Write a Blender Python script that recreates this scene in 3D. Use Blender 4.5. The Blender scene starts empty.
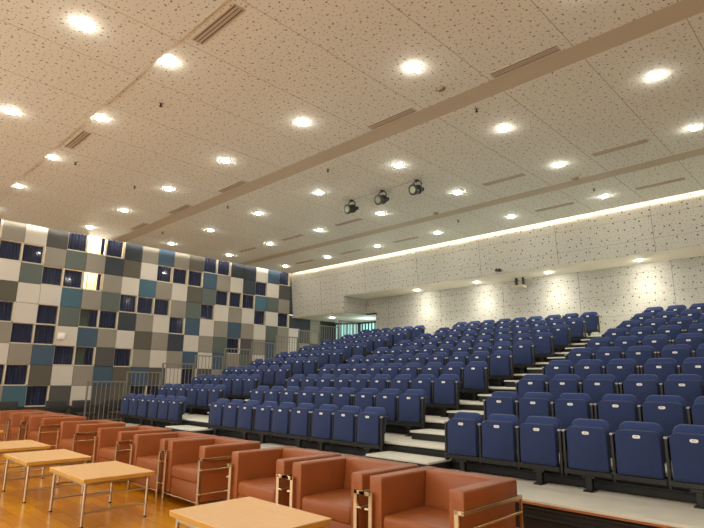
import bpy, bmesh, math, random
from mathutils import Vector, Matrix
random.seed(11)
SC = bpy.context.scene
COL = SC.collection

# ------------------------------------------------------------------ materials
def srgb(r, g, b):
    f = lambda c: ((c/255)/12.92 if c/255 <= .04045 else (((c/255)+.055)/1.055)**2.4)
    return (f(r), f(g), f(b), 1.0)

def mat(name, col, rough=.6, metal=0.0, noise=0.0, nscale=8.0, spec=.5, bump=0.0, sheen=0.0):
    m = bpy.data.materials.new(name); m.use_nodes = True
    nt = m.node_tree; b = nt.nodes['Principled BSDF']
    b.inputs['Base Color'].default_value = col
    b.inputs['Roughness'].default_value = rough
    b.inputs['Metallic'].default_value = metal
    b.inputs['Specular IOR Level'].default_value = spec
    if sheen: b.inputs['Sheen Weight'].default_value = sheen
    if noise or bump:
        tc = nt.nodes.new('ShaderNodeTexCoord'); n = nt.nodes.new('ShaderNodeTexNoise')
        n.inputs['Scale'].default_value = nscale; n.inputs['Detail'].default_value = 4
        nt.links.new(tc.outputs['Object'], n.inputs['Vector'])
        if noise:
            r = nt.nodes.new('ShaderNodeValToRGB')
            r.color_ramp.elements[0].position = .3; r.color_ramp.elements[1].position = .7
            r.color_ramp.elements[0].color = tuple(c*(1-noise) for c in col[:3])+(1,)
            r.color_ramp.elements[1].color = tuple(min(1, c*(1+noise)) for c in col[:3])+(1,)
            nt.links.new(n.outputs['Fac'], r.inputs['Fac']); nt.links.new(r.outputs['Color'], b.inputs['Base Color'])
        if bump:
            bp = nt.nodes.new('ShaderNodeBump'); bp.inputs['Strength'].default_value = bump; bp.inputs['Distance'].default_value = .01
            nt.links.new(n.outputs['Fac'], bp.inputs['Height']); nt.links.new(bp.outputs['Normal'], b.inputs['Normal'])
    return m

def emit(name, col, s):
    m = bpy.data.materials.new(name); m.use_nodes = True
    b = m.node_tree.nodes['Principled BSDF']
    b.inputs['Base Color'].default_value = col
    b.inputs['Emission Color'].default_value = col
    b.inputs['Emission Strength'].default_value = s
    return m

def math_node(nt, op, a=None, b=None, va=0.0, vb=0.0):
    n = nt.nodes.new('ShaderNodeMath'); n.operation = op
    n.inputs[0].default_value = va; n.inputs[1].default_value = vb
    if a is not None: nt.links.new(a, n.inputs[0])
    if b is not None: nt.links.new(b, n.inputs[1])
    return n.outputs[0]

def perforated(name, col, ua, va, u0, du, v0, dv, hole, r_big=.014, r_small=.006, line_w=.012, vline=.35, s_big=4.6, s_small=10.5):
    """Acoustic board: random round holes of two sizes and thin panel joints."""
    m = bpy.data.materials.new(name); m.use_nodes = True
    nt = m.node_tree; b = nt.nodes['Principled BSDF']; L = nt.links.new
    b.inputs['Roughness'].default_value = .75; b.inputs['Specular IOR Level'].default_value = .25
    tc = nt.nodes.new('ShaderNodeTexCoord'); sx = nt.nodes.new('ShaderNodeSeparateXYZ'); L(tc.outputs['Object'], sx.inputs[0])
    cb = nt.nodes.new('ShaderNodeCombineXYZ'); L(sx.outputs[ua], cb.inputs[0]); L(sx.outputs[va], cb.inputs[1])
    masks = []
    for s, r in ((s_big, r_big), (s_small, r_small)):
        vo = nt.nodes.new('ShaderNodeTexVoronoi'); vo.voronoi_dimensions = '2D'; vo.inputs['Scale'].default_value = s
        vo.inputs['Randomness'].default_value = .68
        L(cb.outputs[0], vo.inputs['Vector'])
        masks.append(math_node(nt, 'LESS_THAN', vo.outputs['Distance'], vb=r*s))
    dots = math_node(nt, 'MAXIMUM', masks[0], masks[1])
    def lines(axis, o, d):
        t = math_node(nt, 'SUBTRACT', sx.outputs[axis], vb=o)
        t = math_node(nt, 'DIVIDE', t, vb=d)
        t = math_node(nt, 'FRACT', t)
        t = math_node(nt, 'SUBTRACT', t, vb=.5)
        t = math_node(nt, 'ABSOLUTE', t)
        t = math_node(nt, 'SUBTRACT', None, t, va=.5)
        return math_node(nt, 'LESS_THAN', t, vb=line_w*.5/d)
    lu = lines(ua, u0, du); lv = lines(va, v0, dv)
    lv = math_node(nt, 'MULTIPLY', lv, vb=vline)
    ln = math_node(nt, 'MAXIMUM', lu, lv); ln = math_node(nt, 'MULTIPLY', ln, vb=.75)
    fac = math_node(nt, 'MAXIMUM', dots, ln)
    nz = nt.nodes.new('ShaderNodeTexNoise'); nz.inputs['Scale'].default_value = .8; L(tc.outputs['Object'], nz.inputs['Vector'])
    rp = nt.nodes.new('ShaderNodeValToRGB')
    rp.color_ramp.elements[0].color = tuple(c*.95 for c in col[:3])+(1,); rp.color_ramp.elements[1].color = col
    L(nz.outputs['Fac'], rp.inputs['Fac'])
    mx = nt.nodes.new('ShaderNodeMix'); mx.data_type = 'RGBA'
    L(fac, mx.inputs[0]); L(rp.outputs['Color'], mx.inputs[6]); mx.inputs[7].default_value = hole
    L(mx.outputs[2], b.inputs['Base Color'])
    return m

def wood_floor():
    m = bpy.data.materials.new('honey_parquet'); m.use_nodes = True
    nt = m.node_tree; b = nt.nodes['Principled BSDF']; L = nt.links.new
    tc = nt.nodes.new('ShaderNodeTexCoord')
    br = nt.nodes.new('ShaderNodeTexBrick'); L(tc.outputs['Object'], br.inputs['Vector'])
    br.inputs['Scale'].default_value = 1.0; br.inputs['Brick Width'].default_value = .55; br.inputs['Row Height'].default_value = .14
    br.inputs['Mortar Size'].default_value = .002; br.inputs['Mortar'].default_value = srgb(110, 62, 14)
    br.inputs['Color1'].default_value = srgb(228, 158, 36); br.inputs['Color2'].default_value = srgb(196, 122, 24)
    br.inputs['Bias'].default_value = -.1
    wv = nt.nodes.new('ShaderNodeTexNoise'); wv.inputs['Scale'].default_value = 3.0; wv.inputs['Detail'].default_value = 6
    mp = nt.nodes.new('ShaderNodeMapping'); mp.inputs['Scale'].default_value = (1.2, 14, 1); L(tc.outputs['Object'], mp.inputs[0]); L(mp.outputs[0], wv.inputs['Vector'])
    mx = nt.nodes.new('ShaderNodeMix'); mx.data_type = 'RGBA'; mx.blend_type = 'MULTIPLY'; mx.inputs[0].default_value = .35
    L(br.outputs['Color'], mx.inputs[6]); L(wv.outputs['Color'], mx.inputs[7])
    gm = nt.nodes.new('ShaderNodeHueSaturation'); gm.inputs['Saturation'].default_value = 1.1; gm.inputs['Value'].default_value = 1.1
    L(mx.outputs[2], gm.inputs['Color']); L(gm.outputs[0], b.inputs['Base Color'])
    b.inputs['Roughness'].default_value = .28; b.inputs['Coat Weight'].default_value = .25; b.inputs['Coat Roughness'].default_value = .15
    return m

def laminate(name, c1, c2):
    m = bpy.data.materials.new(name); m.use_nodes = True
    nt = m.node_tree; b = nt.nodes['Principled BSDF']; L = nt.links.new
    tc = nt.nodes.new('ShaderNodeTexCoord'); mp = nt.nodes.new('ShaderNodeMapping'); mp.inputs['Scale'].default_value = (2, 40, 40)
    n = nt.nodes.new('ShaderNodeTexNoise'); n.inputs['Scale'].default_value = 1.5; n.inputs['Detail'].default_value = 5
    L(tc.outputs['Object'], mp.inputs[0]); L(mp.outputs[0], n.inputs['Vector'])
    r = nt.nodes.new('ShaderNodeValToRGB'); r.color_ramp.elements[0].color = c1; r.color_ramp.elements[1].color = c2
    r.color_ramp.elements[0].position = .35; r.color_ramp.elements[1].position = .65
    L(n.outputs['Fac'], r.inputs['Fac']); L(r.outputs['Color'], b.inputs['Base Color'])
    b.inputs['Roughness'].default_value = .35
    return m

def glass_pane(name, tint=(1, 1, 1, 1), refl=.008):
    m = bpy.data.materials.new(name); m.use_nodes = True
    nt = m.node_tree; nt.nodes.remove(nt.nodes['Principled BSDF'])
    o = nt.nodes['Material Output']; t = nt.nodes.new('ShaderNodeBsdfTransparent'); g = nt.nodes.new('ShaderNodeBsdfGlossy')
    t.inputs[0].default_value = tint; g.inputs['Roughness'].default_value = .06
    mx = nt.nodes.new('ShaderNodeMixShader'); mx.inputs[0].default_value = refl
    nt.links.new(t.outputs[0], mx.inputs[1]); nt.links.new(g.outputs[0], mx.inputs[2]); nt.links.new(mx.outputs[0], o.inputs[0])
    return m

HOLE = srgb(70, 62, 52)
M = dict(
    ceil=perforated('perforated_ceiling_board', srgb(230, 233, 222), 0, 1, -2.48, 1.31, 2.35, 1.2, srgb(150, 140, 122), r_big=.016, r_small=.009, vline=.14, s_big=5.2, s_small=11),
    soffit=mat('soffit_paint', srgb(222, 216, 200), .8, noise=.03, nscale=1.5),
    slot=mat('ceiling_channel_paint', srgb(200, 190, 168), .8, noise=.03, nscale=2),
    rear=perforated('perforated_wall_board', srgb(180, 178, 166), 0, 2, -8.94, 2.58, 4.6, .6, srgb(84, 76, 64), r_big=.020, r_small=.009, vline=.45, line_w=.014, s_big=4.4, s_small=9.5),
    rearside=perforated('perforated_return_board', srgb(180, 178, 166), 1, 2, 12.3, 2.58, 4.6, .6, srgb(84, 76, 64), r_big=.020, r_small=.009, vline=.45, line_w=.014, s_big=4.4, s_small=9.5),
    plain=mat('side_wall_paint', srgb(190, 180, 165), .8, noise=.04, nscale=1.2),
    floor=wood_floor(),
    wallback=mat('wall_seam_dark', srgb(60, 58, 55), .9, noise=.05),
    cream=mat('cream_panel', srgb(198, 193, 181), .85, noise=.05, nscale=30, bump=.1),
    taupe=mat('taupe_panel', srgb(138, 133, 121), .9, noise=.06, nscale=30, bump=.1),
    olive=mat('olive_grey_panel', srgb(88, 85, 74), .9, noise=.06, nscale=30, bump=.1),
    green=mat('green_slate_panel', srgb(88, 98, 92), .9, noise=.06, nscale=30, bump=.1),
    grey=mat('dark_grey_panel', srgb(78, 78, 76), .9, noise=.06, nscale=30, bump=.1),
    slate=mat('dark_slate_panel', srgb(54, 62, 68), .9, noise=.06, nscale=30, bump=.1),
    blue=mat('blue_slate_panel', srgb(62, 84, 102), .9, noise=.06, nscale=30, bump=.1),
    teal=mat('teal_panel', srgb(66, 98, 112), .9, noise=.06, nscale=30, bump=.1),
    frame=mat('cream_window_frame', srgb(206, 196, 172), .6, noise=.03, nscale=6),
    pane=glass_pane('clear_pane'),
    curtain=mat('navy_curtain_cloth', srgb(26, 36, 66), .9, noise=.25, nscale=14, sheen=.1),
    leather=mat('tan_leather', srgb(156, 86, 40), .42, noise=.07, nscale=5, bump=.06),
    chrome=mat('brushed_chrome', srgb(220, 200, 164), .24, 1.0, noise=.04, nscale=20),  # warm reflections of the surroundings are tinted into the metal colour
    table=laminate('beech_laminate', srgb(240, 190, 126), srgb(244, 198, 136)),
    tedge=mat('table_edge_band', srgb(206, 154, 62), .45, noise=.08, nscale=10),
    tleg=mat('table_leg_steel', srgb(196, 186, 166), .3, 1.0, noise=.04, nscale=20),
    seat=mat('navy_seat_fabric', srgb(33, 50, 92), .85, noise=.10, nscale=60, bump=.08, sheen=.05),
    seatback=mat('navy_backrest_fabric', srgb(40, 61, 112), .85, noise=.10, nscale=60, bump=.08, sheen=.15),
    black=mat('black_powder_coat', srgb(25, 23, 20), .45, noise=.1, nscale=12),
    cap=mat('armrest_cap_shine', srgb(170, 170, 168), .35, noise=.05, nscale=12),  # shine on the black plastic cap ends, painted in as pale grey
    tag=mat('white_number_plate', srgb(240, 238, 228), .4, noise=.02, nscale=20),
    ink=mat('plate_digits', srgb(150, 150, 150), .5, noise=.02, nscale=20),
    deck=mat('pale_deck_vinyl', srgb(214, 214, 202), .55, noise=.05, nscale=3),
    riser=mat('dark_riser', srgb(34, 32, 28), .6, noise=.12, nscale=6),
    nose=mat('orange_nosing', srgb(178, 112, 62), .5, noise=.1, nscale=8),
    nosew=mat('pale_nosing', srgb(226, 222, 206), .45, noise=.04, nscale=8),
    rail=mat('grey_rail_steel', srgb(132, 130, 120), .38, .7, noise=.05, nscale=12),
    blackch=mat('black_chair_vinyl', srgb(34, 32, 30), .5, noise=.12, nscale=8),
    white=mat('white_plastic', srgb(232, 230, 216), .4, noise=.02, nscale=10),
    diff=emit('downlight_diffuser', (1.0, .95, .86, 1), 45.0),
    cove=emit('cove_strip_light', (1.0, .88, .76, 1), 6.5),
    covel=emit('cove_strip_light_side', (1.0, .92, .86, 1), 4.0),
    ring=mat('downlight_ring', srgb(225, 220, 208), .4, noise=.02, nscale=10),
    vent=mat('grille_paint', srgb(190, 178, 158), .6, noise=.04, nscale=10),
    det=mat('detector_plastic', srgb(146, 134, 114), .6, noise=.04, nscale=10),
    ventd=mat('grille_gap', srgb(84, 74, 58), .8, noise=.05, nscale=10),
    lens=mat('spotlight_lens', srgb(132, 136, 112), .25, noise=.05, nscale=10),
    corr=mat('corridor_paint', srgb(240, 222, 186), .8, noise=.03, nscale=2),
    cyan=emit('vestibule_lit_glass', (.33, .62, .58, 1), .2),
    dframe=mat('dark_door_frame', srgb(52, 54, 54), .5, noise=.08, nscale=6),
    grnboard=mat('green_grey_blind', srgb(70, 80, 72), .8, noise=.06, nscale=6),
)

# ------------------------------------------------------------------ mesh helpers
def box(bm, x0, x1, y0, y1, z0, z1, mi=0, bevel=0.0, seg=2, mtx=None):
    vs = [bm.verts.new(Vector(p)) for p in ((x0,y0,z0),(x1,y0,z0),(x1,y1,z0),(x0,y1,z0),(x0,y0,z1),(x1,y0,z1),(x1,y1,z1),(x0,y1,z1))]
    fs = [bm.faces.new([vs[i] for i in f]) for f in ((3,2,1,0),(4,5,6,7),(0,1,5,4),(1,2,6,5),(2,3,7,6),(3,0,4,7))]
    for f in fs: f.material_index = mi
    allv = list(vs)
    if bevel:
        es = list({e for f in fs for e in f.edges})
        r = bmesh.ops.bevel(bm, geom=es, offset=bevel, segments=seg, profile=.5, affect='EDGES', clamp_overlap=True)
        for f in r['faces']: f.material_index = mi
        allv = list({v for f in r['faces'] for v in f.verts} | {v for v in vs if v.is_valid})
    if mtx is not None:
        for v in allv: v.co = mtx @ v.co
    return allv

def tube(bm, p0, p1, r, seg=10, mi=0, r1=None):
    p0, p1 = Vector(p0), Vector(p1); d = p1-p0
    q = d.to_track_quat('Z', 'Y').to_matrix().to_4x4(); q.translation = (p0+p1)/2
    res = bmesh.ops.create_cone(bm, cap_ends=True, segments=seg, radius1=r, radius2=r if r1 is None else r1, depth=d.length, matrix=q)
    for v in res['verts']:
        for f in v.link_faces: f.material_index = mi
    return res['verts']

def prism_xz(bm, outline, y0, y1, mi=0, tilt=0.0, bevel=0.0):
    """Outline in X-Z extruded along Y; tilt shifts y with z."""
    a = [bm.verts.new((x, y0+tilt*z, z)) for x, z in outline]
    b = [bm.verts.new((x, y1+tilt*z, z)) for x, z in outline]
    n = len(a); fr = bm.faces.new(a); bk = bm.faces.new(b[::-1]); fs = [fr, bk]
    for i in range(n):
        fs.append(bm.faces.new((a[i], b[i], b[(i+1) % n], a[(i+1) % n])))
    for f in fs: f.material_index = mi
    bmesh.ops.recalc_face_normals(bm, faces=fs)
    if bevel:
        es = list(fr.edges)+list(bk.edges)
        r = bmesh.ops.bevel(bm, geom=es, offset=bevel, segments=2, profile=.5, affect='EDGES')
        for f in r['faces']: f.material_index = mi

def round_top(w, h, r, z0=0, seg=5, rb=0.0):
    pts = []
    if rb:
        for k in range(4): 
            a = math.pi + k/3*math.pi/2; pts.append((-w/2+rb+rb*math.cos(a), z0+rb+rb*math.sin(a)))
        for k in range(4):
            a = 1.5*math.pi + k/3*math.pi/2; pts.append((w/2-rb+rb*math.cos(a), z0+rb+rb*math.sin(a)))
    else: pts += [(-w/2, z0), (w/2, z0)]
    for k in range(seg+1):
        a = k/seg*math.pi/2; pts.append((w/2-r+r*math.cos(a), z0+h-r+r*math.sin(a)))
    for k in range(seg+1):
        a = math.pi/2+k/seg*math.pi/2; pts.append((-w/2+r+r*math.cos(a), z0+h-r+r*math.sin(a)))
    return pts

def link(name, bm, mats, parent=None, smooth=False, loc=None):
    me = bpy.data.meshes.new(name); bm.normal_update(); bm.to_mesh(me); bm.free()
    for m in (mats if isinstance(mats, (list, tuple)) else [mats]): me.materials.append(m)
    if smooth:
        for p in me.polygons: p.use_smooth = True
        try: me.set_sharp_from_angle(angle=math.radians(38))
        except Exception: pass
    o = bpy.data.objects.new(name, me); COL.objects.link(o)
    if parent: o.parent = parent
    if loc: o.location = loc
    return o

def thing(name, label, cat, loc=(0,0,0), group=None, rotz=0):
    o = bpy.data.objects.new(name, None); COL.objects.link(o); o.location = loc; o.rotation_euler = (0, 0, rotz)
    o.empty_display_size = .2
    return tag(o, label, cat, group)

def tag(o, label, cat, group=None):
    o['label'] = label; o['category'] = cat
    if group: o['group'] = group
    elif 'group' in o: del o['group']
    return o

def struct(name, bm, mats, smooth=False):
    o = link(name, bm, mats, None, smooth); o['kind'] = 'structure'; return o

def dup(root, loc, label, rotz=None, parts=True):
    r = root.copy(); COL.objects.link(r); r.location = loc; r['label'] = label
    if rotz is not None: r.rotation_euler = (0, 0, rotz)
    for ch in list(root.children):
        c = ch.copy(); COL.objects.link(c); c.parent = r
        for g in list(ch.children):
            d = g.copy(); COL.objects.link(d); d.parent = c
    return r

ORD = ['zeroth','first','second','third','fourth','fifth','sixth','seventh','eighth','ninth','tenth','eleventh','twelfth','thirteenth','fourteenth']

# ------------------------------------------------------------------ dimensions
XW = -18.6          # left wall
XR = 2.6            # right wall
YF = -4.2           # stage-side wall behind the camera
YR = 16.6           # rear wall
ZC = 6.15           # ceiling
ZL = 4.2            # low soffit
ZS = 4.85           # main soffit
XB = -15.35         # where the low block ends
fy = lambda z: 15.09+(ZC-z)*.10      # leaning bulkhead face

# ------------------------------------------------------------------ shell
bm = bmesh.new(); box(bm, XW-.3, XR+.2, YF-.2, 20, -.1, 0); struct('floor', bm, M['floor'])

# ceiling: boards with recessed channels and a lower front strip
bm = bmesh.new()
def slab(y0, y1, z=ZC, x0=XW+.16, x1=XR): box(bm, x0, x1, y0, y1, z, z+.05, 0)
slab(YF, 3.05, ZC-.03); slab(3.05, 6.98); slab(7.42, 12.12); slab(12.52, 14.93)
struct('ceiling', bm, M['ceil'])
bm = bmesh.new()
for y0, y1 in ((6.98, 7.42), (12.12, 12.52)):
    box(bm, XW+.16, XR, y0-.0, y1+.0, ZC+.003, ZC+.05)
struct('trim_1', bm, M['slot'])
bm = bmesh.new(); box(bm, XW-.3, XR+.2, YF-.2, 17, ZC+.42, ZC+.5); struct('ceiling.001', bm, M['soffit'])
# cove strips lying on the hidden ledge above the ceiling edge
bm = bmesh.new(); box(bm, XB-3.0, XR-.05, 14.80, 14.84, ZC+.10, ZC+.15)
o = link('cove_strip', bm, M['cove']); tag(o, 'warm white light strip hidden in the cove above the perforated bulkhead', 'light strip')
bm = bmesh.new(); box(bm, XW+.22, XW+.26, YF+.2, 14.7, ZC+.10, ZC+.15)
o = link('cove_strip', bm, M['covel']); tag(o, 'pale light strip hidden in the cove above the patchwork wall', 'light strip')

# rear bulkhead, soffits, rear wall
bm = bmesh.new()
def sheet(pts, mi=0):
    f = bm.faces.new([bm.verts.new(p) for p in pts]); f.material_index = mi; return f
def lean(x0, x1, z0, z1):
    box(bm, x0, x1, 0, .12, 0, 1)
    vs = bm.verts[-8:] if False else None
def lean_block(bm, x0, x1, z0, z1, t=.12):
    vs = [bm.verts.new(p) for p in ((x0,fy(z0),z0),(x1,fy(z0),z0),(x1,fy(z0)+t,z0),(x0,fy(z0)+t,z0),(x0,fy(z1),z1),(x1,fy(z1),z1),(x1,fy(z1)+t,z1),(x0,fy(z1)+t,z1))]
    for f in ((3,2,1,0),(4,5,6,7),(0,1,5,4),(1,2,6,5),(2,3,7,6),(3,0,4,7)): bm.faces.new([vs[i] for i in f])
lean_block(bm, XW, XB, ZL, ZC+.42); lean_block(bm, XB, XR, ZS, ZC+.42)
struct('wall_bulkhead', bm, M['rear'])
bm = bmesh.new()
za, zb_ = ZL-.004, ZS+.05
vs = [bm.verts.new(p) for x in (XB-.1, XB+.004) for p in ((x, fy(za)-.002, za), (x, YR, za), (x, YR, zb_), (x, fy(zb_)-.002, zb_))]
for f in ((3,2,1,0),(4,5,6,7),(0,1,5,4),(1,2,6,5),(2,3,7,6),(3,0,4,7)): bm.faces.new([vs[i] for i in f])
bmesh.ops.recalc_face_normals(bm, faces=bm.faces)
struct('wall_bulkhead_side', bm, M['rearside'])
bm = bmesh.new(); box(bm, XB, XR, fy(ZS)+.004, YR, ZS-.004, ZS+.05); struct('ceiling.002', bm, M['soffit'])
bm = bmesh.new(); box(bm, XW-.1, XB-.004, fy(ZL)+.004, 18.6, ZL-.003, ZL+.05); box(bm, XB, -14.7, YR, 18.6, ZL, ZL+.05); struct('ceiling.003', bm, M['soffit'])
bm = bmesh.new(); box(bm, -14.79, XR, YR, YR+.12, 0, ZS+.05); box(bm, XB, -14.79, YR, YR+.12, ZL, ZS+.05); struct('wall_rear', bm, M['rear'])
bm = bmesh.new(); box(bm, XR, XR+.12, YF, YR, 0, ZC+.42); struct('wall_right', bm, M['plain'])

# ------------------------------------------------------------------ patchwork wall
# one letter per cell, top row first; columns run from near the stage to the rear
# c cream t taupe o olive g green-grey k dark grey s slate b blue a teal W window V window lit open H half-open window
CW = .6276; Y0 = 3.77; RH = .6225; Z_TOP = 5.592
GRID = {
 0: 'Wtckwvwstbtooww' , }
ROWS = [
 # columns -3..-1 | 0.. 20
 ['k','c','W'] + list('tckWVWstbtoWWss' ) + list('cbW') + list('kkk'),
 ['c','W','t'] + list('WWtgtsocWWWbtc') + list('s') + list('Wck') + list('kkk'),
 ['t','b','c'] + list('cgWWVtcatcogWWWagt') + list('kkk'),
 ['W','c','k'] + list('occatgWWWtgWctcWcW') + list('sst'),
 ['t','g','W'] + list('WcWgHWstcWbctbtcgt') + list('ckt'),
 ['c','W','a'] + list('tWWcbtcotsctgWktbt') + list('ctk'),
 ['k','t','c'] + list('ctbWHkWtctbcbtgcks') + list('tkc'),
 ['W','a','t'] + list('WWoctbobkcWktcgtkb') + list('ckt'),
 ['c','k','g'] + list('taWkckoWWtcktWkcgt') + list('tck'),
]
KEY = dict(c='cream', t='taupe', o='olive', g='green', k='grey', s='slate', b='blue', a='teal')
SLOTS = ['wallback', 'cream', 'taupe', 'olive', 'green', 'grey', 'slate', 'blue', 'teal']
wl = bmesh.new()
wins = []
TH = .04
DOOR = (16.94, 17.86)
Y_GLASS = 18.25
for r, row in enumerate(ROWS):
    z0 = Z_TOP-r*RH; z1 = z0+RH
    if r == 0: z1 = ZC+.3
    for i, ch in enumerate(row):
        k = i-3; y0 = Y0+k*CW; y1 = y0+CW
        if k == 20: y1 = DOOR[0]
        zz0, zz1 = z0, z1
        if k >= 18:
            if r < 3: continue
            zz1 = min(z1, ZL)
        if ch in 'WVH':
            wins.append((r, k, y0, y1, zz0, zz1, ch))
        else:
            g = .005
            box(wl, XW-TH, XW, y0+g, y1-g, zz0+g, zz1-g, SLOTS.index(KEY[ch]), bevel=.004, seg=1)
# backing plane with openings: strips between windows
def in_win(r, k): return any(w[0] == r and w[1] == k for w in wins)
for r, row in enumerate(ROWS):
    z0 = Z_TOP-r*RH; z1 = z0+RH if r else ZC+.42
    for i, ch in enumerate(row):
        k = i-3
        if ch in 'WVH': continue
        if k >= 18 and r < 3: continue
        y0 = Y0+k*CW; y1 = DOOR[0] if k == 20 else y0+CW
        box(wl, XW-.12, XW-TH, y0, y1, z0, min(z1, ZL) if k >= 18 else z1, 0)
zb = Z_TOP-8*RH
box(wl, XW-.12, XW-.02, Y0-3*CW, DOOR[0], 0, zb, 0)                       # plinth under the panels
box(wl, XW-.12, XW, YF, Y0-3*CW, 0, ZC+.42, SLOTS.index('taupe'))
box(wl, XW-.12, XW, DOOR[1], 18.5, 0, 1.95, 0)
box(wl, XW-.12, XW, Y0+18*CW, Y0+18*CW+.36, 4.338, ZC+.4, SLOTS.index('slate'))
box(wl, XW-.12, XW, DOOR[0], DOOR[1], 0, 1.95, 0)
struct('wall_left', wl, [M[s] for s in SLOTS])
bm = bmesh.new(); box(bm, XW-.02, XW+.02, YF, DOOR[0], 0, .12, 0, .004, 1); struct('baseboard_left', bm, M['dframe'])

rowname = ['top', 'second', 'third', 'fourth', 'fifth', 'sixth', 'seventh', 'eighth', 'lowest']
count_in_row = {}
def curtain(y0, y1, z0, z1, x, ph):
    bm = bmesh.new(); n = max(10, int((y1-y0)/.018)); vs = []
    for j in range(n+1):
        y = y0+(y1-y0)*j/n
        a = y*2*math.pi/.105+ph
        dx = .022*math.sin(a)+.010*math.sin(2.3*a+ph)
        vs.append((bm.verts.new((x+dx, y, z0)), bm.verts.new((x+dx*.75, y, z1))))
    for j in range(n): bm.faces.new((vs[j][0], vs[j+1][0], vs[j+1][1], vs[j][1]))
    return bm
for n, (r, k, y0, y1, z0, z1, ch) in enumerate(wins, 1):
    bm = bmesh.new(); d = .20; t = .045
    xf = XW+.004
    if r == 0: z1 = ZC+.12
    box(bm, XW-d, xf, y1-t*.85, y1, z0, z1)              # far jamb
    box(bm, XW-d, xf-.02, y0, y0+.008, z0, z1)           # near jamb
    box(bm, XW-d, xf, y0, y1, z0, z0+t*.7)           # sill
    box(bm, XW-d, xf-.02, y0, y1, z1-.010, z1)           # head
    if ch == 'V': box(bm, XW-d+.02, XW-d+.06, y0+.13, y0+.16, z0, z1)
    w = struct('window_%d' % n, bm, M['frame'])
    bm = bmesh.new(); box(bm, XW-.055, XW-.05, y0+.018, y1-t, z0+t*.8, z1-.018)
    link('pane', bm, M['pane'], w)
    count_in_row[r] = count_in_row.get(r, 0)+1
    c0, c1 = y0+.02, y1-t-.003
    state = 'drawn'
    if ch == 'V': c0 = y1-t-.13; state = 'pulled aside'
    if ch == 'H':
        c0 = y0+.372; state = 'half drawn'
        bm = bmesh.new(); box(bm, XW-.17, XW-.155, y0+.018, y0+.33, z0+.03, z1-.02)
        box(bm, XW-.155, XW-.12, y0+.325, y0+.345, z0+.03, z1-.02)
        o = link('window_blind', bm, M['grnboard'])
        tag(o, 'green-grey blind in the %s row window beside a half drawn navy curtain' % rowname[r], 'blind', 'green-grey blinds in the patchwork wall')
    bm = curtain(c0, c1, z0+t*.8+.004, z1-.022, XW-.11, k*1.7+r)
    o = link('curtain', bm, M['curtain'], smooth=True)
    tag(o, 'navy curtain %s, %s window from the left, %s row of patchwork wall' % (state, ORD[min(14, count_in_row[r])], rowname[r]), 'curtain', 'navy curtains in the patchwork wall')
# lit corridor behind the upper windows
bm = bmesh.new()
XC = XW-1.7
box(bm, XC-.1, XC, 2.0, 14.6, 4.2, ZC+.4); box(bm, XC, XW-.21, 2.0, 14.6, 4.2, 4.3); box(bm, XC, XW-.21, 2.0, 14.6, ZC+.3, ZC+.4)
struct('wall_corridor', bm, M['corr'])
bm = bmesh.new(); box(bm, XC, XC+.05, 7.0, 7.75, 4.3, 5.9, 0, .01, 1); d = struct('door_2', bm, M['frame'])
bm = bmesh.new(); tube(bm, (XC+.05, 7.65, 5.2), (XC+.10, 7.65, 5.2), .02); link('door_handle', bm, M['chrome'], d)
# solid backing behind lower windows so nothing but the curtain shows
bm = bmesh.new(); box(bm, XW-.32, XW-.26, 1.8, 17, 0, 4.34); struct('wall_left_backing', bm, M['grey'])

# white box on the sixth row cream panel
t_ = thing('wall_speaker', 'small white square box on the cream panel of the patchwork wall', 'speaker box', (XW, 5.78, 2.66))
bm = bmesh.new(); box(bm, 0, .07, -.115, .115, 0, .22, 0, .03, 3); link('housing', bm, M['white'], t_, True)
bm = bmesh.new(); box(bm, .068, .074, -.07, .07, .05, .17, 0, .01, 2); link('cover', bm, M['tag'], t_, True)

# rear left vestibule: door, lit glazing
bm = bmesh.new()
y0, y1 = DOOR
box(bm, XW-.1, XW+.03, y0, y0+.07, 1.95, ZL); box(bm, XW-.1, XW+.03, y1-.07, y1, 1.95, ZL); box(bm, XW-.1, XW+.03, y0+.07, y1-.07, 4.1, ZL)
box(bm, XW-.08, XW-.03, y0+.07, y1-.07, 1.95, 4.1)
d = struct('door_1', bm, M['dframe'])
bm = bmesh.new(); tube(bm, (XW-.03, y1-.16, 2.7), (XW-.03, y1-.16, 3.3), .02); link('door_handle', bm, M['chrome'], d)
def glazing(name, p0, p1, z0, z1, nbars):
    """Curtain wall between p0 and p1 (xy) with slim mullions."""
    a, b = Vector((p0[0], p0[1], 0)), Vector((p1[0], p1[1], 0)); L = (b-a).length; ang = math.atan2(b.y-a.y, b.x-a.x)
    mt = Matrix.Translation(a) @ Matrix.Rotation(ang, 4, 'Z')
    bm = bmesh.new()
    box(bm, 0, L, -.04, .04, z1-.09, z1, mtx=mt); box(bm, 0, L, -.04, .04, z0, z0+.08, mtx=mt)
    box(bm, 0, .07, -.04, .04, z0, z1, mtx=mt); box(bm, L-.07, L, -.04, .04, z0, z1, mtx=mt)
    w = struct(name, bm, M['dframe'])
    for i in range(1, nbars):
        bm = bmesh.new(); x = L*i/nbars; box(bm, x-.018, x+.018, -.03, .03, z0+.08, z1-.09, mtx=mt); link('mullion', bm, M['dframe'], w)
    bm = bmesh.new(); box(bm, .07, L-.07, .035, .05, z0+.08, z1-.09, mtx=mt); link('pane', bm, M['cyan'], w)
glazing('window_60', (XW, 17.9), (-17.5, 18.45), 1.95, ZL-.02, 8)
glazing('window_61', (-17.5, 18.45), (-14.7, 18.45), 1.95, ZL-.02, 14)
bm = bmesh.new(); box(bm, XW, -14.7, YR, 18.6, 1.85, 1.95); box(bm, XW, -15.3, 15.96, YR, 1.85, 1.95); struct('floor.001', bm, M['deck'])
bm = bmesh.new(); box(bm, -14.79, -14.67, YR+.12, 18.6, 1.95, ZL); struct('wall_vestibule', bm, M['rear'])

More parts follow.
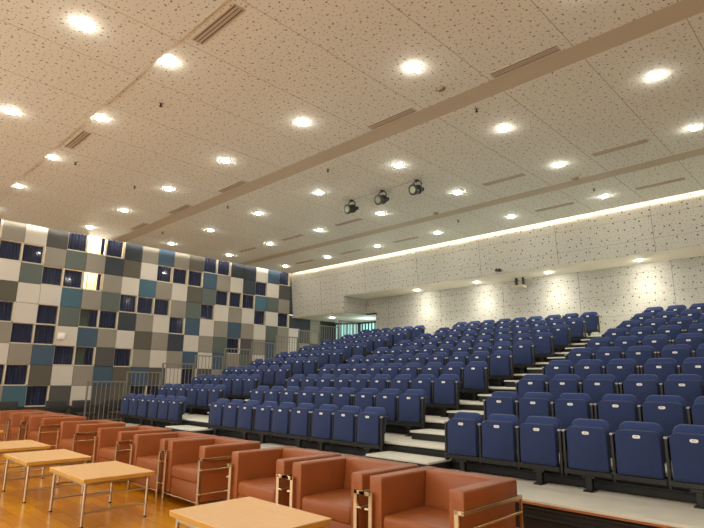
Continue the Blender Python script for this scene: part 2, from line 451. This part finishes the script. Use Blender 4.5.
# ------------------------------------------------------------------ tiered platform
T0, DY, DZ, ZT = 5.52, 1.042, .269, .31
XL_T, XR_T = -15.3, -.85
AISLES = ((-11.70, -10.50), (-5.58, -4.43))
for n in range(10):
    y0 = T0+DY*n; y1 = y0+DY if n < 9 else YR-.02; z = ZT+DZ*n
    rown = 'front' if n == 0 else 'rearmost' if n == 9 else ORD[n+1]
    t = thing('seating_tier', 'pale decked platform tier with dark riser carrying the %s seat row' % rown, 'seating platform', (0, y0, 0), 'stepped platform tiers')
    d = y1-y0
    bm = bmesh.new(); box(bm, XL_T, XR_T, .03, d, z-.04, z, 0); link('tread', bm, M['deck'], t)
    bm = bmesh.new(); box(bm, XL_T, XR_T, .06, .10, max(0, z-DZ if n else 0), z-.04, 0)
    for zz in (.07, .16): box(bm, XL_T, XR_T, .03, .06, z-zz-.03, z-zz, 0, .006, 1)
    link('riser', bm, M['riser'], t)
    bm = bmesh.new(); box(bm, XL_T, XR_T, 0, .035, z-.030, z, 0, .006, 2); link('nosing', bm, M['nosew'], t)
    if n == 0:
        bm = bmesh.new(); box(bm, XL_T, XR_T, .004, .034, z-.052, z-.031, 0, .004, 1)
        link('edge_strip', bm, M['nose'], t)['label'] = 'orange edge strip'
    bm = bmesh.new(); box(bm, XL_T-.02, XL_T, .06, d, 0, z-.02, 0); link('side_panel', bm, M['riser'], t)
for an, (x0, x1) in zip(('left', 'right'), AISLES):
    for n in range(9):
        y1 = T0+DY*(n+1)-.002; z = ZT+DZ*n; zs = z+DZ/2
        t = thing('aisle_step', 'pale topped half step in the %s aisle beside the %s seat row' % (an, 'front' if n == 0 else ORD[n+1]), 'step', ((x0+x1)/2, y1, z), 'half steps in the aisles')
        w = (x1-x0)/2; h_ = zs-z
        bm = bmesh.new(); box(bm, -w+.02, w-.02, -.50, 0, 0, h_-.03); link('step_body', bm, M['riser'], t)
        bm = bmesh.new(); box(bm, -w+.01, w-.01, -.54, 0, h_-.03, h_, 0, .006, 1); link('step_tread', bm, M['deck'], t)

# ------------------------------------------------------------------ tip-up seats
PITCH = .533
def seat_variant(right_arm, leg):
    t = thing('auditorium_seat', 'x', 'seat', (0, 0, -50), 'navy tip-up seats on the platform')
    w = .452; ox = .012
    sh = lambda pts: [(px+ox, pz) for px, pz in pts]
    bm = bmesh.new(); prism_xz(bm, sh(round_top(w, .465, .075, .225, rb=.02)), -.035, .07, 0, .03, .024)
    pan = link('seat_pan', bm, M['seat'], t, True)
    # number plate near the top of the folded pan
    bm = bmesh.new()
    prism_xz(bm, sh(round_top(.078, .034, .0165, .608, rb=.0165)), -.040, -.030, 0, .03, .002)
    for dx in (-.012, .0, .012): box(bm, ox+dx-.003, ox+dx+.003, -.0225, -.0205, .620, .631, 1)
    link('number_plate', bm, [M['tag'], M['ink']], pan)
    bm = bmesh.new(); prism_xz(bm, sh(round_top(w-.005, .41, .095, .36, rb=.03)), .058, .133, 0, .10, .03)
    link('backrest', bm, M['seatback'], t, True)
    bm = bmesh.new(); box(bm, -PITCH/2, PITCH/2, -.02, .06, .165, .225, 0, .008, 1)
    link('support_beam', bm, M['black'], t)
    for s in ([-1, 1] if right_arm else [-1]):
        x = s*PITCH/2+.0185
        bm = bmesh.new(); prism_xz(bm, [(x-.0145, .14), (x+.0145, .14), (x+.0145, .625), (x-.0145, .625)], -.01, .06, 0, .02, .004)
        ar = link('armrest_post', bm, M['black'], t)
        bm = bmesh.new(); box(bm, x-.018, x+.018, -.012, .035, .622, .645, 0, .008, 2); link('armrest_cap', bm, M['cap'], ar, True)
        bm = bmesh.new(); box(bm, x-.0175, x+.0175, .035, .17, .615, .640, 0, .008, 2); link('armrest', bm, M['black'], ar, True)
    if leg:
        bm = bmesh.new(); box(bm, -.035, .035, 0, .07, .0, .168, 0, .006, 1); box(bm, -.05, .05, -.05, .12, 0, .014, 0); box(bm, -.075, .075, -.012, .05, .14, .168, 0, .004, 1)
        link('leg', bm, M['black'], t)
    return t
PROTO = {(ra, lg): None for ra in (0, 1) for lg in (0, 1)}
BLOCKS = (('left', -15.02, 6), ('centre', -10.50, 9), ('right', -4.43, 6))
for n in range(10):
    rown = 'front' if n == 0 else ('rearmost' if n == 9 else ORD[n+1])
    for bname, xs, cnt in BLOCKS:
        for i in range(cnt):
            if bname == 'right' and i >= 6-(n*2)//8: continue       # outside the photograph
            x = xs+PITCH*(i+.5)+.05*(i//3)
            y = 6.385+DY*n; z = ZT+DZ*n
            lab = 'folded navy tip-up seat, %s from the left in the %s row of the %s block' % (ORD[i+1], rown, bname)
            key = (1 if i % 3 == 2 else 0, 1 if i % 3 != 1 or n == 9 else 0)
            if PROTO[key] is None:
                PROTO[key] = seat_variant(*key); PROTO[key].location = (x, y, z); PROTO[key]['label'] = lab
            else: dup(PROTO[key], (x, y, z), lab)

# ------------------------------------------------------------------ guard railings on the left edge of the platform
def railing(label, loc):
    t = thing('guard_railing', label, 'railing', loc, 'guard railings beside the left block')
    bm = bmesh.new(); box(bm, -.02, .02, 0, 1.02, 1.06, 1.095, 0, .008, 2); link('top_rail', bm, M['rail'], t)
    bm = bmesh.new(); box(bm, -.012, .012, .02, 1.0, .06, .085, 0); link('bottom_rail', bm, M['rail'], t)
    for y in (.02, 1.0):
        bm = bmesh.new(); box(bm, -.02, .02, y-.02, y+.02, 0, 1.06, 0, .004, 1); link('post', bm, M['rail'], t)
    for k in range(1, 8):
        bm = bmesh.new(); tube(bm, (0, .02+.98*k/8, .08), (0, .02+.98*k/8, 1.065), .010, 8); link('baluster', bm, M['rail'], t, True)
    return t
r0 = None
for n in range(10):
    lab = 'grey barred guard railing beside the %s row of the left seat block' % ('front' if n == 0 else 'rearmost' if n == 9 else ORD[n+1])
    loc = (XL_T+.03, T0+.02+DY*n, ZT+DZ*n)
    if r0 is None: r0 = railing(lab, loc)
    else: dup(r0, loc, lab)

# ------------------------------------------------------------------ armchairs (front centre at local origin, facing -Y)
def armchair(label, loc):
    t = thing('armchair', label, 'armchair', loc, 'tan leather armchairs in a row')
    W, D = .92, .80; aw = .135; h = W/2
    for s in (-1, 1):
        xo, xi = s*h, s*(h-aw)
        bm = bmesh.new(); ro = .022
        prof = [(aw, .11), (aw, .72-ro)]+[(aw-ro+ro*math.cos(a), .72-ro+ro*math.sin(a)) for a in (.5, 1.07)]+[(aw-ro, .72), (ro, .72)]
        prof += [(ro-ro*math.sin(a), .72-ro+ro*math.cos(a)) for a in (.5, 1.07)]+[(0, .72-ro), (0, .592), (.008, .580), (.024, .574), (.026, .11)]
        prism_xz(bm, [(s*(h-p), z) for p, z in prof], 0, D, 0, 0, .014)
        link('arm', bm, M['leather'], t, True)
        # chrome side frame: front post, wrap-round rails, rear post
        bm = bmesh.new(); xp = s*(h-.045); xr = s*(h+.010); g = .014
        box(bm, xp-.019, xp+.019, -.040, -.020, 0, .594, 0, .002, 1)                 # front post
        box(bm, min(xp-.016*s, xr+.012*s), max(xp-.016*s, xr+.012*s), -.040, -.0, .564, .594, 0, .002, 1)
        box(bm, xr-.012, xr+.012, -.04, D+.03, .562, .592, 0, .002, 1)               # top side rail
        box(bm, xr-.012, xr+.012, D+.01, D+.03, 0, .566, 0, .002, 1)                 # rear post
        fr = link('chrome_frame', bm, M['chrome'], t)
        for z in (.46, .20):
            bm = bmesh.new(); tube(bm, (xp, -.03, z), (xr, -.03, z), .011); tube(bm, (xr, -.035, z), (xr, D+.02, z), .011)
            link('side_rail', bm, M['chrome'], fr, True)
    iw = h-aw
    bm = bmesh.new(); vs = box(bm, -iw-.005, iw+.005, D-.20, D, .11, .718, 0, .022, 3)
    for v in vs:
        if v.co.y < D-.1: v.co.y -= (.72-v.co.z)*.10
    link('backrest', bm, M['leather'], t, True)
    bm = bmesh.new(); box(bm, -iw+.004, iw-.004, .0, D-.21, .285, .43, 0, .035, 4)
    for v in bm.verts:
        if v.co.z > .40: v.co.z += .018*max(0, 1-(v.co.x/iw)**2) 
    link('seat_cushion', bm, M['leather'], t, True)
    bm = bmesh.new(); box(bm, -iw-.002, iw+.002, .018, D-.06, .085, .29, 0, .012, 2); link('base', bm, M['leather'], t, True)
    bm = bmesh.new(); tube(bm, (-iw-.09, .0, .088), (iw+.09, .0, .088), .010); link('front_bar', bm, M['chrome'], t, True)
    return t
ARM_X = [-2.735, -3.74, -4.78, -6.25, -7.24, -8.58, -10.24, -12.15, -13.35, -14.45]
AL = ['nearest tan leather armchair with chrome side rails, at the right end of the row',
      'tan leather armchair tucked against the nearest armchair, second from the right end',
      'tan leather armchair behind the nearest beech table, third from the right end',
      'tan leather armchair with open side rails left of a gap, fourth from the right end',
      'tan leather armchair pressed arm to arm with its neighbour, fifth from the right end',
      'tan leather armchair behind the second nearest beech table, sixth from the right end',
      'tan leather armchair past the wide gap, seventh from the right end',
      'tan leather armchair with thick arms far along the row, eighth from the right end',
      'tan leather armchair far along the row, ninth from the right end',
      'farthest tan leather armchair, cut by the left edge of the photo']
a0 = None
for x, lab in zip(ARM_X, AL):
    loc = (x, 3.50+random.uniform(-.015, .015), 0)
    if a0 is None: a0 = armchair(lab, (x, 3.50, 0))
    else: dup(a0, loc, lab, random.uniform(-.012, .012))

# ------------------------------------------------------------------ coffee tables
def table(label, loc):
    t = thing('coffee_table', label, 'table', loc, 'beech coffee tables before the armchairs')
    W, D, H = 1.06, .76, .478; hw, hd = W/2, D/2
    bm = bmesh.new(); box(bm, -hw, hw, -hd, hd, H-.006, H, 0); box(bm, -hw, hw, -hd, hd, H-.042, H-.006, 1, .003, 1)
    link('tabletop', bm, [M['table'], M['tedge']], t)
    lx, ly = hw-.06, hd-.045
    for sx in (-1, 1):
        for sy in (-1, 1):
            bm = bmesh.new(); tube(bm, (sx*lx, sy*ly, .012), (sx*lx, sy*ly, H-.042), .015, 12); lg = link('leg', bm, M['tleg'], t, True)
            bm = bmesh.new(); tube(bm, (sx*lx, sy*ly, 0), (sx*lx, sy*ly, .014), .018, 12); link('foot', bm, M['black'], lg, True)
    bm = bmesh.new()
    for sy in (-1, 1): box(bm, -lx, lx, sy*ly-.012, sy*ly+.012, H-.075, H-.042, 0)
    for sx in (-1, 1): box(bm, sx*lx-.012, sx*lx+.012, -ly, ly, H-.075, H-.042, 0)
    link('apron', bm, M['tleg'], t)
    for z in (.30, .14):
        for sx in (-1, 1):
            bm = bmesh.new(); tube(bm, (sx*lx, -ly, z), (sx*lx, ly, z), .010, 8); link('side_bar', bm, M['tleg'], t, True)
    return t
TX = [(-3.66, 'nearest beech coffee table, cut by the bottom edge of the photo'),
      (-6.53, 'beech coffee table with all four steel legs in view, second from the right'),
      (-8.16, 'beech coffee table just behind the fully visible one, third from the right'),
      (-9.78, 'beech coffee table cut by the left edge, fourth from the right'),
      (-12.8, 'farthest beech coffee table, a corner at the left edge of the photo')]
t0_ = None
for x, lab in TX:
    y = 2.55 if -11 < x < -8 else 2.63
    if t0_ is None: t0_ = table(lab, (x, y, 0))
    else: dup(t0_, (x, y, 0), lab, random.uniform(-.006, .006))

# ------------------------------------------------------------------ black chairs along the patchwork wall (facing +X)
def black_chair(label, loc):
    t = thing('office_chair', label, 'chair', loc, 'black chairs by the patchwork wall')
    bm = bmesh.new(); vs = box(bm, -.05, .02, -.29, .29, .40, .82, 0, .05, 3)
    for v in vs: v.co.x -= (v.co.z-.4)*.12
    link('backrest', bm, M['blackch'], t, True)
    bm = bmesh.new(); box(bm, 0, .50, -.28, .28, .38, .47, 0, .035, 3); link('seat', bm, M['blackch'], t, True)
    for s in (-1, 1):
        bm = bmesh.new(); box(bm, .02, .40, s*.31-.03, s*.31+.03, .60, .64, 0, .012, 2); box(bm, .30, .34, s*.31-.015, s*.31+.015, .40, .60, 0)
        link('armrest', bm, M['blackch'], t, True)
        for x in (.03, .46):
            bm = bmesh.new(); tube(bm, (x, s*.25, 0), (x, s*.25, .39), .014, 10); link('leg', bm, M['black'], t, True)
    return t
b0 = None
for y, lab in ((4.30, 'black armchair by the wall, leftmost of the black chairs'), (5.58, 'black chair below the dark grey panel, second from the left'),
               (6.30, 'black chair beneath the cream panel left of the barred railing'), (7.22, 'black chair standing behind the nearest barred railing'),
               (7.95, 'black chair by the wall behind the second barred railing')):
    loc = (-17.55, y, 0)
    if b0 is None: b0 = black_chair(lab, loc)
    else: dup(b0, loc, lab)

# ------------------------------------------------------------------ ceiling fittings
def downlight(label, loc, r=.085):
    t = thing('downlight', label, 'ceiling light', loc, 'round ceiling downlights')
    bm = bmesh.new(); seg = 28; prof = [(r*1.0, 0.0), (r*1.22, -.004), (r*1.26, .004), (r*1.0, .01)]
    rings = [[bm.verts.new((a*math.cos(2*math.pi*k/seg), a*math.sin(2*math.pi*k/seg), z)) for k in range(seg)] for a, z in prof]
    for i in range(len(prof)):
        A, B = rings[i], rings[(i+1) % len(prof)]
        for k in range(seg): bm.faces.new((A[k], A[(k+1) % seg], B[(k+1) % seg], B[k]))
    link('trim_ring', bm, M['ring'], t, True)
    bm = bmesh.new(); last = None
    for a, z in ((r, -.002), (r*.85, -.018), (r*.45, -.030)):
        cur = [bm.verts.new((a*math.cos(2*math.pi*k/seg), a*math.sin(2*math.pi*k/seg), z)) for k in range(seg)]
        if last:
            for k in range(seg): bm.faces.new((last[k], cur[k], cur[(k+1) % seg], last[(k+1) % seg]))
        last = cur
    bm.faces.new(last)
    bmesh.ops.recalc_face_normals(bm, faces=bm.faces)
    link('diffuser', bm, M['diff'], t, True)
    return t
XS = [-17.37+2.585*k for k in range(8)]
XN = [-10.46, -7.01]
LROWS = [(1.98, 'nearest', [-1, -2]), (3.19, 'second', [0, 1, 2, 3, 4]), (5.86, 'third', [0, 1, 2, 3, 4, 5, 6]), (8.62, 'fourth', [0, 1, 2, 3, 4, 5, 6]),
         (11.0, 'fifth', [0, 1, 2, 3, 4, 5, 6]), (13.77, 'rearmost', [0, 1, 2, 3, 4, 5, 6])]
d0 = None
for y, rn, ks in LROWS:
    for j, k in enumerate(ks):
        z = ZC if y > 3.05 else ZC-.03
        lab = 'round lit downlight, %s from the left in the %s ceiling row' % (ORD[j+1], rn)
        x = XN[-1-k] if k < 0 else XS[k]
        if d0 is None: d0 = downlight(lab, (x, y, z))
        else: dup(d0, (x, y, z), lab)
for j, x in enumerate((-12.19, -9.615, -7.05, -4.42, -1.84)):
    dup(d0, (x, 16.03, ZS), 'round lit downlight in the soffit above the rear seats, %s from the left' % ORD[j+1])
dup(d0, (-17.19, 16.38, ZL), 'round lit downlight in the low soffit above the rear left doorway')

def vent(label, loc):
    t = thing('ceiling_vent', label, 'vent', loc, 'slotted ceiling vents')
    bm = bmesh.new(); w, d = 1.06, .17
    box(bm, -w/2, w/2, -d/2, -d/2+.02, -.008, .0, 0); box(bm, -w/2, w/2, d/2-.02, d/2, -.008, 0, 0); box(bm, -w/2, -w/2+.02, -d/2, d/2, -.008, 0, 0); box(bm, w/2-.02, w/2, -d/2, d/2, -.008, 0, 0)
    link('frame', bm, M['vent'], t)
    for q in (-.0255, .0255):
        bm = bmesh.new(); box(bm, -w/2+.02, w/2-.02, q-.018, q+.018, -.008, -.001, 0); link('slat', bm, M['vent'], t)
    bm = bmesh.new(); box(bm, -w/2+.02, w/2-.02, -d/2+.02, d/2-.02, -.002, -.0005, 0); link('backing', bm, M['ventd'], t)
    return t
v0 = None
VX = [-16.10, -13.52, -10.90, -8.35, -5.75, -3.17]
for y, rn, ks in ((3.25, 'nearest', [2, 4]), (6.87, 'second', [0, 1, 2, 4, 5]), (10.98, 'third', [0, 1, 2, 4, 5]), (13.75, 'rearmost', [0, 1, 2, 4, 5])):
    for j, k in enumerate(ks):
        lab = 'slotted ceiling vent, %s from the left in the %s row of vents' % (ORD[j+1], rn)
        if v0 is None: v0 = vent(lab, (VX[k], y, ZC))
        else: dup(v0, (VX[k], y, ZC), lab)

# stage spotlights on yokes
def spotlight(label, loc, rz):
    t = thing('stage_spotlight', label, 'spotlight', loc, 'black spotlights hung from the ceiling', rz)
    ax = Vector((-.02, -.95, -.28)).normalized(); c = Vector((0, 0, -.24))
    f = c+ax*.12; b = c-ax*.12
    bm = bmesh.new(); tube(bm, b, f, .085, 20, 0, .125); tube(bm, b-ax*.10, b, .05, 16); tube(bm, f, f+ax*.03, .132, 20); tube(bm, c-ax*.06, c-ax*.02, .115, 20)
    link('housing', bm, M['black'], t, True)
    bm = bmesh.new(); tube(bm, f+ax*.028, f+ax*.036, .084, 20); link('lens', bm, M['lens'], t, True)
    bm = bmesh.new(); sx = Vector((ax.y, -ax.x, 0)).normalized()
    pts = [c+sx*.135, c+sx*.15+Vector((0, 0, .12)), c+sx*.08+Vector((0, 0, .20)), c-sx*.08+Vector((0, 0, .20)), c-sx*.15+Vector((0, 0, .12)), c-sx*.135]
    for p, q in zip(pts, pts[1:]): tube(bm, p, q, .014, 8)
    tube(bm, c+Vector((0, 0, .2)), (0, 0, 0), .016, 8); tube(bm, (0, 0, -.02), (0, 0, 0), .05, 16)
    link('yoke', bm, M['black'], t, True)
    return t
for (x, y), lab in zip(((-9.42, 9.60), (-8.34, 9.59), (-7.27, 9.61)), ('left', 'middle', 'right')):
    spotlight('black round-lensed spotlight hung from the ceiling, %s one of three' % lab, (x, y, ZC), random.uniform(-.1, .1))
bm = bmesh.new(); box(bm, -9.6, -7.1, 9.59, 9.60, ZC-.006, ZC); o = link('cable_conduit', bm, M['det']); tag(o, 'thin conduit on the ceiling linking the three black spotlights', 'conduit')

# smoke detectors and sprinkler heads
for j, ((x, y), wh) in enumerate((((-4.49, 6.62), 'beside the first ceiling channel, near the top right'), ((-4.48, 12.0), 'beside the second ceiling channel, to the right'), ((-8.43, 12.02), 'beside the second ceiling channel, near the centre'))):
    t_ = thing('smoke_detector', 'round smoke detector %s' % wh, 'smoke detector', (x, y, ZC), 'ceiling smoke detectors')
    bm = bmesh.new(); tube(bm, (0, 0, -.02), (0, 0, 0), .075, 20); link('base', bm, M['det'], t_, True)
    bm = bmesh.new(); tube(bm, (0, 0, -.045), (0, 0, -.02), .04, 20, 0, .065); link('sensor_head', bm, M['det'], t_, True)
for j, (x, y) in enumerate(((-8.32, 7.71), (-4.43, 13.02), (-8.28, 3.71), (-12.12, 3.63), (-12.63, 5.19), (-16.15, 7.68), (-12.27, 7.64), (-8.35, 13.02), (-4.42, 7.6))):
    t_ = thing('ceiling_sprinkler', 'small dark sprinkler head on the ceiling, number %s counted from the stage side' % 'x', 'sprinkler', (x, y, ZC), 'ceiling sprinkler heads')
    t_['label'] = 'small sprinkler head on the ceiling %s' % (
        'behind the first channel near the photo centre', 'behind the rear channel at the right', 'behind the front step, beside a bright downlight', 'near the far left slotted vent',
        'above the left downlights', 'behind the first channel near the patchwork wall', 'behind the first channel, left of centre', 'behind the rear channel near the spotlights', 'behind the first channel at the upper right')[j]
    bm = bmesh.new(); tube(bm, (0, 0, -.006), (0, 0, 0), .045, 16); link('escutcheon', bm, M['vent'], t_, True)
    bm = bmesh.new(); tube(bm, (0, 0, -.06), (0, 0, -.006), .014, 10); tube(bm, (0, 0, -.064), (0, 0, -.058), .03, 12); link('nozzle', bm, M['black'], t_, True)

# projector-like unit under the soffit and small camera on the bulkhead
t_ = thing('ceiling_projector', 'flat grey unit on two short brackets under the rear soffit', 'projector', (-8.15, 16.25, ZS))
bm = bmesh.new(); box(bm, -.20, .20, -.15, .15, -.36, -.26, 0, .03, 3); link('body', bm, M['vent'], t_, True)
for x in (-.10, .14):
    bm = bmesh.new(); box(bm, x-.035, x+.035, -.03, .03, -.26, 0, 0, .006, 1); link('bracket', bm, M['black'], t_)
t_ = thing('security_camera', 'small black camera on the lower edge of the perforated bulkhead', 'camera', (-8.27, fy(4.9), 4.9))
bm = bmesh.new(); tube(bm, (0, 0, .10), (0, -.10, .07), .025, 10); tube(bm, (0, 0, .06), (0, -.015, .06), .05, 14); link('bracket', bm, M['black'], t_, True)
bm = bmesh.new(); box(bm, -.06, .10, -.22, -.08, -.01, .07, 0, .015, 2); tube(bm, (.02, -.25, .03), (.02, -.21, .03), .03, 12); link('camera_body', bm, M['black'], t_, True)

# ------------------------------------------------------------------ room light that is not a visible fitting
def area(name, loc, sx, sy, power, col, rot=(0, 0, 0)):
    l = bpy.data.lights.new(name, 'AREA'); l.shape = 'RECTANGLE'; l.size = sx; l.size_y = sy; l.energy = power; l.color = col
    o = bpy.data.objects.new(name, l); COL.objects.link(o); o.location = loc; o.rotation_euler = rot; return o
def point(name, loc, power, col, r=.1):
    l = bpy.data.lights.new(name, 'POINT'); l.energy = power; l.color = col; l.shadow_soft_size = r
    o = bpy.data.objects.new(name, l); COL.objects.link(o); o.location = loc; return o
point('corridor_lamp', (XW-.9, 6.6, ZC-.3), 34, (1, .90, .74))
point('vestibule_lamp', (-16.2, 17.6, ZL-.35), 4, (.75, 1, .95))

for x in (-12.19, -9.615, -7.05, -4.42, -1.84):      # beams of the soffit downlights
    l = bpy.data.lights.new('soffit_beam', 'SPOT'); l.energy = 26; l.color = (1, .95, .82); l.spot_size = math.radians(118); l.spot_blend = 1; l.shadow_soft_size = .05
    o = bpy.data.objects.new('soffit_beam', l); COL.objects.link(o); o.location = (x, 16.03, ZS-.05)
w = bpy.data.worlds.new('World'); SC.world = w; w.use_nodes = True
w.node_tree.nodes['Background'].inputs[0].default_value = (1.0, .97, .90, 1); w.node_tree.nodes['Background'].inputs[1].default_value = .43

# ------------------------------------------------------------------ camera
yaw, pitch, roll, F = math.radians(44.3276), math.radians(12.2465), math.radians(.5408), 533.4968
cy, sy, cp, sp = math.cos(yaw), math.sin(yaw), math.cos(pitch), math.sin(pitch)
fwd = Vector((-sy*cp, cy*cp, sp)); right = Vector((cy, sy, 0)); up = right.cross(fwd)
c, s = math.cos(roll), math.sin(roll)
r2 = c*right+s*up; u2 = -s*right+c*up
cam = bpy.data.cameras.new('camera'); co = bpy.data.objects.new('camera', cam); COL.objects.link(co)
co.matrix_world = Matrix(((r2.x, u2.x, -fwd.x, 0), (r2.y, u2.y, -fwd.y, 0), (r2.z, u2.z, -fwd.z, 1.5), (0, 0, 0, 1)))
cam.sensor_fit = 'HORIZONTAL'; cam.sensor_width = 36; cam.lens = 36*F/704; cam.clip_start = .05; cam.clip_end = 200
SC.camera = co
vs = SC.view_settings; vs.view_transform = 'Standard'; vs.look = 'None'; vs.gamma = 1; vs.use_curve_mapping = False
vs.exposure = 2.43
SC.cycles.max_bounces = 10; SC.cycles.diffuse_bounces = 6; SC.cycles.use_denoising = True
SC.cycles.sample_clamp_indirect = 6
